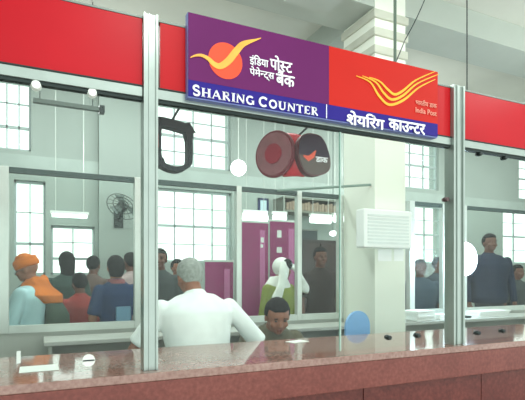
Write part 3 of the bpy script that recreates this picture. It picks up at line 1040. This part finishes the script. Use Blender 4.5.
def person(label, x, y, eye_z, face, shirt, skin=M_SKIN, hair=M_HAIR, H=1.66, lean=0.0, head=(0, 0, 0), armL=None, armR=None,
           hair_len=0.0, seated=False, extra=None, voxel=.011, trousers=M_TROUSER, sleeve='short', wide=1.0, name='person'):
    """face: heading in degrees (0 looks away from the camera, 180 towards it). Root stands on the floor; figure scaled so the head centre is at eye_z."""
    t = thing(name, label, 'person', (x, y, 0), R(face))
    kk = H / 1.70
    pz = .93 * kk
    Lm = Matrix.Translation((0, 0, pz)) @ Matrix.Rotation(-R(lean), 4, 'X') @ Matrix.Translation((0, 0, -pz))
    U = lambda v: Lm @ (Vector(v) * kk)
    hc0 = U((0, .015, 1.60))
    dz = eye_z - hc0.z        # seated people: lower the whole trunk
    drop = Vector((0, 0, dz))
    low = dz < -.12
    off = Vector((-hc0.x, -hc0.y, 0)) * 0
    V = lambda v: U(v) + drop
    hr = Euler((R(head[0]), R(head[1]), R(head[2]))).to_matrix()
    nb = V((0, -.01, 1.46))
    HC = nb + hr @ ((V((0, .02, 1.60)) - nb))
    pel = Vector((0, 0, pz)) + drop
    wv = wide
    # torso rings (z, y, rx, ry)
    TR = [(.86, 0, .145, .10), (.93, 0, .165, .115), (1.02, .0, .155, .11), (1.12, .005, .15, .11), (1.24, .005, .165, .115), (1.33, 0, .182, .112), (1.40, -.005, .155, .088), (1.455, -.01, .085, .062)]

    def torso(bm, g):
        xa = (Lm.to_3x3() @ Vector((1, 0, 0))) * kk
        ya = (Lm.to_3x3() @ Vector((0, 1, 0))) * kk
        rings = []
        for z, yy, rx, ry in TR:
            rings.append((V((0, yy, z)), xa * (rx * wv + g), ya * (ry * wv + g)))
        loft(bm, rings, 28)

    sh = {s: V((s * .175 * wv, -.005, 1.375)) for s in (-1, 1)}
    arms = {}
    for s, a in ((-1, armL), (1, armR)):
        if a is None:
            el = sh[s] + Vector((s * .06, .0, -.28 * kk))
            ha = el + Vector((s * -.0, .08, -.24 * kk))
        else:
            el, ha = sh[s] + Vector(a[0]), sh[s] + Vector(a[1])
        arms[s] = (sh[s], el, ha)
    # legs
    if low:
        knee_z = min(.50, pel.z * .9)
        legs = {s: (pel + Vector((s * .09, .02, -.02)), Vector((s * .12, .40, max(pel.z - .03, .3))), Vector((s * .12, .40, .08))) for s in (-1, 1)}
    else:
        legs = {s: (pel + Vector((s * .09, 0, -.02)), Vector((s * .10, .02, .49 * kk + dz * .5)), Vector((s * .105, -.01, .08))) for s in (-1, 1)}
    bm = bmesh.new()
    torso(bm, -.004)
    limb(bm, [nb + Vector((0, 0, -.03)), nb + (HC - nb) * .75], [.058 * kk, .052 * kk])
    S = Matrix.Diagonal((kk, kk, kk))
    hb = lambda p, r: ball(bm, HC + hr @ (Vector(p) * kk), [q * kk for q in r], hr, 24)
    hb((0, -.008, .02), (.074, .094, .088))
    hb((0, .022, -.045), (.056, .066, .062))
    hb((0, .062, -.082), (.024, .022, .02))
    hb((0, .083, -.02), (.013, .020, .024))
    hb((0, .098, -.03), (.015, .013, .011))
    for s in (-1, 1):
        hb((s * .076, -.005, -.012), (.008, .019, .03))
        hb((s * .036, .062, -.03), (.026, .02, .02))
    for s in (-1, 1):
        a, e, h_ = arms[s]
        limb(bm, [a, e], [.052 * kk, .040 * kk])
        limb(bm, [e, h_], [.040 * kk, .026 * kk])
        dr = (h_ - e).normalized()
        side = dr.cross(Vector((0, 0, 1)))
        side = side.normalized() if side.length > .1 else Vector((1, 0, 0))
        nrm = side.cross(dr).normalized()
        pc = h_ + dr * .05
        loft(bm, [(h_ + dr * -.01, side * .026, nrm * .02), (h_ + dr * .03, side * .037, nrm * .016), (h_ + dr * .075, side * .041, nrm * .014), (h_ + dr * .092, side * .036, nrm * .011)], 14)
        for i, (o_, ln_) in enumerate(((-.030, .062), (-.010, .072), (.010, .068), (.029, .054))):
            b0 = h_ + dr * .08 + side * o_
            b1 = b0 + dr * ln_ * .5 + side * o_ * .15 - nrm * .006
            b2 = b1 + dr * ln_ * .42 - nrm * .018
            limb(bm, [b0, b1, b2], [.0095, .009, .0078], 8)
        ts = -s
        b0 = h_ + dr * .02 + side * ts * .028
        limb(bm, [b0, b0 + dr * .03 + side * ts * .022 - nrm * .01, b0 + dr * .06 + side * ts * .028 - nrm * .018], [.012, .0105, .009], 8)
    for s in (-1, 1):
        a, kn, an = legs[s]
        limb(bm, [a, kn], [.080 * kk, .055 * kk])
        limb(bm, [kn, an], [.055 * kk, .036 * kk])
        limb(bm, [an + Vector((0, -.02, -.03)), an + Vector((s * .01, .13, -.045))], [.040, .030])
    remeshed('body', bm, skin, t, voxel if voxel < .011 else .0105)
    # shirt
    bm = bmesh.new()
    torso(bm, .012)
    for s in (-1, 1):
        a, e, h_ = arms[s]
        if sleeve == 'short':
            m_ = a + (e - a) * .86
            tube(bm, [a, m_], [.057 * kk, .064 * kk], 16)
            ball(bm, a, .057 * kk)
        else:
            tube(bm, [a, e], [.057 * kk, .054 * kk], 16)
            tube(bm, [e, e + (h_ - e) * .93], [.055 * kk, .040 * kk], 16)
            ball(bm, a, .057 * kk)
            ball(bm, e, .055 * kk)
    tube(bm, [nb + Vector((0, 0, -.045)), nb + Vector((0, 0, -.03)), nb + (HC - nb) * .18], [.09 * kk, .078 * kk, .067 * kk], 18)
    sh_o = remeshed('shirt', bm, shirt, t, .0105, 10)
    bm = bmesh.new()
    for s in (-1, 1):
        a, kn, an = legs[s]
        limb(bm, [a, kn], [.098 * kk, .072 * kk])
        tube(bm, [kn, an + Vector((0, 0, .02))], [.070 * kk, .062 * kk], 16)
    ball(bm, pel + Vector((0, 0, 0)), (.17 * kk, .125 * kk, .12 * kk))
    remeshed('trousers', bm, trousers, t, .014, 2)
    shoes = bmesh.new()
    for s in (-1, 1):
        an = legs[s][2]
        so = bmesh.new()
        loft(so, [(an + Vector((0, -.065, -.04)), Vector((.03, 0, 0)), Vector((0, 0, .036))), (an + Vector((0, -.03, -.03)), Vector((.045, 0, 0)), Vector((0, 0, .049))),
                  (an + Vector((s * .005, .07, -.04)), Vector((.05, 0, 0)), Vector((0, 0, .039))), (an + Vector((s * .01, .165, -.055)), Vector((.036, 0, 0)), Vector((0, 0, .024)))], 16)
        obj('shoe', so, M_DARKMETAL, t, smooth=True)
    shoes.free()
    # hair: closed cap whose face side dips under the skin
    if hair is not None:
        bm = bmesh.new()
        bmesh.ops.create_uvsphere(bm, u_segments=36, v_segments=24, radius=1)
        for v in bm.verts:
            d = v.co.normalized()
            face_side = d.y > .15 and d.z < .55 - .25 * (1 - d.y)
            low_ = d.z < -.42 - hair_len and True
            f = 1.0
            if (d.y > .25 and d.z < .42) or (abs(d.x) > .8 and d.z < -.2 and d.y > -.1):
                f = .84
            if d.z < -.45 and hair_len == 0 and (d.y > -.25 or d.z < -.85):
                f = .82
            q_ = Vector((d.x * .083, d.y * .103 - .010, d.z * .098 + .022)) * f
            if hair_len and d.z < -.1 and d.y < .1:
                q_.z -= hair_len * min(1, (-.1 - d.z) * 2)
                q_.y -= .01
            q_ += Vector((math.sin(d.x * 31 + d.z * 17), math.sin(d.y * 29 + d.z * 23), math.sin(d.x * 19 - d.y * 27))) * .0022
            v.co = HC + hr @ (q_ * kk)
        obj('hair', bm, hair, t, smooth=True)
    for s in (-1, 1):
        bm = bmesh.new()
        ball(bm, HC + hr @ (Vector((s * .030, .081, .004)) * kk), (.012, .007, .006), hr, 12)
        obj('eye', bm, M_EYE, t, smooth=True)
        bm = bmesh.new()
        ball(bm, HC + hr @ (Vector((s * .031, .086, .022)) * kk), (.017, .006, .0035), hr, 12)
        obj('eyebrow', bm, M_HAIR, t, smooth=True)
    bm = bmesh.new()
    ball(bm, HC + hr @ (Vector((0, .087, -.058)) * kk), (.021, .008, .006), hr, 12)
    obj('mouth', bm, M_LIP, t, smooth=True)
    info = dict(t=t, HC=HC, hr=hr, nb=nb, V=V, kk=kk, sh=sh, pel=pel, arms=arms, low=low)
    if extra:
        extra(info)
    return info


def stool(label, x, y, h):
    t = thing('stool', label, 'stool', (x, y, 0))
    obj('seat', tube(bmesh.new(), [(0, 0, h - .05), (0, 0, h)], .17, 24), mat('brown stool seat', (92, 62, 48), .6), t)
    for i in range(4):
        a = math.pi / 4 + i * math.pi / 2
        obj('leg', tube(bmesh.new(), [(.10 * math.cos(a), .10 * math.sin(a), h - .051), (.17 * math.cos(a), .17 * math.sin(a), 0)], .013, 8), M_DARKMETAL, t)
    obj('foot_ring', tube(bmesh.new(), [(.145 * math.cos(i * math.pi / 12), .145 * math.sin(i * math.pi / 12), h * .4) for i in range(25)], .008, 6), M_DARKMETAL, t)


def zat(px, py, d):
    return P(px, py, d).z


# clerk in white shirt, back to the camera
WD = 2.82
person('clerk in a white shirt with short grey hair, back turned, elbow out', X(197.5, WD), WD - .06, zat(193, 273, WD), 0,
       cloth('white shirt cloth', (240, 246, 244)), hair=M_GREYHAIR, H=1.68, lean=12, head=(-16, 0, 8),
       armL=((-.15, .06, -.25), (-.02, .30, -.36)), armR=((.25, .02, -.28), (.30, .16, -.33)), wide=1.25, voxel=.010)
# dark-haired clerk facing the camera, bent over
BD = 3.28
person('black-haired clerk facing the counter, head bent over his writing', X(270, BD), BD + .13, zat(277, 308, BD), 178,
       cloth('dull olive shirt', (96, 92, 74)), H=1.9, lean=20, head=(-22, 0, -10), armL=((-.08, .14, -.20), (.03, .22, -.10)), armR=((.04, .10, -.22), (-.08, .20, -.12)))


stool('brown round stool under the bent-over clerk', X(270, BD), BD + .13, .30)
# shawled woman
def shawl(i):
    t, HC, hr, nb, kk = i['t'], i['HC'], i['hr'], i['nb'], i['kk']
    bm = bmesh.new()
    # bands of white cloth falling from the head over both shoulders
    for s, end in ((-1, .26), (1, .42)):
        rings = []
        for j in range(9):
            f = j / 8
            c = HC + Vector((s * (.03 + (.21 if s > 0 else .19) * min(1, f * 1.3)), .06 + .075 * math.sin(f * 2.4), .07 - f * (.07 + end)))
            rings.append((c, Vector((.062 + .012 * math.sin(f * 9), 0, .02)), Vector((0, .028, .0))))
        loft(bm, rings, 16)
    ball(bm, HC + Vector((0, -.02, .02)), (.098, .105, .105))
    loft(bm, [(nb + Vector((0, 0, .05)), Vector((.09, 0, 0)), Vector((0, .09, 0))), (nb + Vector((0, -.01, -.03)), Vector((.15, 0, 0)), Vector((0, .12, 0))), (nb + Vector((0, -.02, -.14)), Vector((.21, 0, 0)), Vector((0, .135, 0)))], 20)
    remeshed('shawl', bm, cloth('white shawl cloth', (238, 236, 232)), t, .010, 3)
    bm = bmesh.new()
    ball(bm, HC + Vector((0, .07, .045)), (.058, .05, .06))
    obj('hair_front', bm, M_HAIR, t, smooth=True)


person('woman in a green top with a white shawl over her dark head', X(279, 4.62), 4.62, zat(280, 268, 4.62), 200,
       cloth('olive green kurta', (134, 142, 58)), H=1.72, hair=None, head=(-10, 0, 15), extra=shawl, sleeve='long')


# turbaned man
def turban(i):
    t, HC, hr, nb, kk = i['t'], i['HC'], i['hr'], i['nb'], i['kk']
    mo = cloth('orange cloth', (216, 112, 26))
    bm = bmesh.new()
    for j in range(6):
        pts = []
        rr_ = (.070, .074, .072, .064, .050, .030)[j]
        for a in range(25):
            an = a * math.pi / 12
            pts.append(HC + hr @ Vector((rr_ * math.cos(an), rr_ * 1.2 * math.sin(an) - .008, .034 + .015 * j + .012 * math.sin(an * (1 if j % 2 else -1) + j))))
        tube(bm, pts, .021, 10)
    ball(bm, HC + hr @ Vector((0, -.01, .07)), (.074, .09, .06))
    remeshed('turban', bm, mo, t, .008, 3)
    bm = bmesh.new()
    for s in (-1, 1):
        pts = [nb + Vector(v) for v in ((s * .0, -.09, .045), (s * .085, -.06, .03), (s * .11, .02, -.02), (s * .10, .10, -.12), (s * .09, .125, -.30))]
        rings = []
        for j, p_ in enumerate(pts):
            rings.append((p_, Vector((.045, .0, 0.02)), Vector((0, .03, .03 if j < 3 else 0))))
        loft(bm, rings, 14)
    loft(bm, [(nb + Vector((0, -.02, .04)), Vector((.085, 0, 0)), Vector((0, .085, 0))), (nb + Vector((0, -.035, -.03)), Vector((.15, 0, 0)), Vector((0, .11, 0))), (nb + Vector((0, -.10, -.10)), Vector((.19, 0, 0)), Vector((0, .13, 0))), (nb + Vector((0, -.15, -.17)), Vector((.12, 0, 0)), Vector((0, .09, 0)))], 20)
    remeshed('neck_scarf', bm, mo, t, .009, 3)
    # dark green rucksack
    bp = i['V']((0, -.22, 1.12))
    bm = bmesh.new()
    loft(bm, [(bp + Vector((0, 0, -.26)), Vector((.14, 0, 0)), Vector((0, .075, 0))), (bp + Vector((0, 0, -.2)), Vector((.165, 0, 0)), Vector((0, .095, 0))), (bp + Vector((0, -.0, .05)), Vector((.15, 0, 0)), Vector((0, .09, 0))), (bp + Vector((0, .03, .17)), Vector((.11, 0, 0)), Vector((0, .05, 0)))], 20)
    mb = cloth('dark green canvas', (58, 74, 62))
    rk = obj('rucksack', bm, mb, t, smooth=True)
    for s in (-1, 1):
        sp = [i['V'](v) for v in ((s * .11, -.11, 1.36), (s * .12, -.03, 1.452), (s * .125, .07, 1.41), (s * .13, .13, 1.28), (s * .15, .09, 1.12), (s * .15, -.10, 1.03))]
        bm = bmesh.new()
        tube(bm, smooth_path([tuple(v) for v in sp]), .019, 8)
        obj('shoulder_strap', bm, mb, rk)


TD = 4.62
person('man in orange turban and scarf, pale blue shirt and dark rucksack, facing left', X(33, TD), TD, zat(24, 268, TD), 66,
       cloth('pale blue shirt', (176, 206, 214)), H=1.62, head=(-14, 0, 8), hair=None, extra=turban, sleeve='long',
       armR=((.03, .06, -.27), (-.02, .26, -.38)), armL=((-.03, .06, -.27), (.02, .26, -.38)), wide=1.42)
person('person with long dark hair in dark green, seen behind the turbaned man', X(67, 5.55), 5.55, zat(67, 262, 5.55), 15,
       cloth('bottle green cloth', (38, 62, 56)), H=1.66, hair_len=.16, voxel=.012)
person('short person in a red top between the rucksack and the blue shirt', X(80, 5.02), 5.02, zat(79, 283, 5.02), 20,
       cloth('brick red cloth', (160, 52, 48)), H=1.48, skin=M_SKIN2, voxel=.012)


def tote(i):
    t = i['t']
    b = i['V']((.02, -.15, 1.12))
    t_ = obj('back_patch', boxes((b.x - .065, b.x + .065, b.y - .012, b.y + .012, b.z - .09, b.z + .09)), mat('pale blue patch', (104, 142, 170), .7), t, bevel=.004)
    t_['label'] = 'pale blue square on the back of the shirt'
    c_ = i['nb']
    bm = bmesh.new()
    tube(bm, [c_ + Vector((0, 0, -.02)), c_ + Vector((0, 0, .02))], [.085, .068], 20)
    cl = obj('collar', bm, cloth('dull pink collar', (150, 86, 92)), t)
    cl['label'] = 'dull pink collar'


person('black-haired man in a dark blue shirt with a pale patch on its back', X(116, 4.55), 4.55, zat(113, 267, 4.55), 10,
       cloth('deep blue shirt', (20, 50, 94)), H=1.58, extra=tote, wide=.95, sleeve='short', hair_len=.04)
person('person in grey and pink standing behind the dark blue shirt', X(131, 5.75), 5.75, zat(131, 262, 5.75), 30,
       cloth('greyish pink cloth', (170, 150, 150)), H=1.64, voxel=.012, skin=M_SKIN2)
person('dim figure in brown beyond the glass between the red and blue tops', X(93, 6.15), 6.15, zat(93, 265, 6.15), -30,
       cloth('brown cloth', (98, 78, 72)), H=1.64, voxel=.012, skin=M_SKIN2)
person('person in dark clothes just right of the left aluminium post', X(160, 5.1), 5.1, zat(160, 259, 5.1), 160,
       cloth('charcoal cloth', (58, 64, 66)), H=1.64, voxel=.012, skin=M_SKIN2)
person('person in dull red before the bright window, left of the white shirt', X(177, 5.75), 5.75, zat(178, 268, 5.75), 190,
       cloth('dull brick cloth', (150, 92, 84)), H=1.6, voxel=.012)
person('person in dark brown by the brown cabinet', X(320, 4.75), 4.75, zat(319, 257, 4.75), 170,
       cloth('dark brown cloth', (46, 30, 28)), H=1.68, voxel=.012, skin=M_SKIN2)
person('bluish-grey dressed person right behind the pillar edge', X(420, 5.0), 5.0, zat(420, 268, 5.0), 150,
       cloth('bluish grey cloth', (58, 74, 90)), H=1.74, wide=1.2, voxel=.012, skin=M_SKIN2)
person('person in slate clothes half hidden by the thin grey posts', X(438, 5.6), 5.6, zat(438, 265, 5.6), 190,
       cloth('slate cloth', (50, 60, 72)), H=1.78, wide=1.2, voxel=.012, skin=M_SKIN2)
person('broad person in a dark blue jacket standing right of the glaring disc', X(489, 4.6), 4.6, zat(491, 243, 4.6), 160,
       cloth('navy jacket', (14, 30, 60)), H=1.88, sleeve='long', wide=1.35, skin=M_SKIN2)
person('person in charcoal at the far right edge, below the grilled window', X(517, 5.1), 5.1, zat(517, 272, 5.1), 175,
       cloth('charcoal cloth', (40, 44, 48)), H=1.7, wide=1.2, voxel=.012, skin=M_SKIN2)
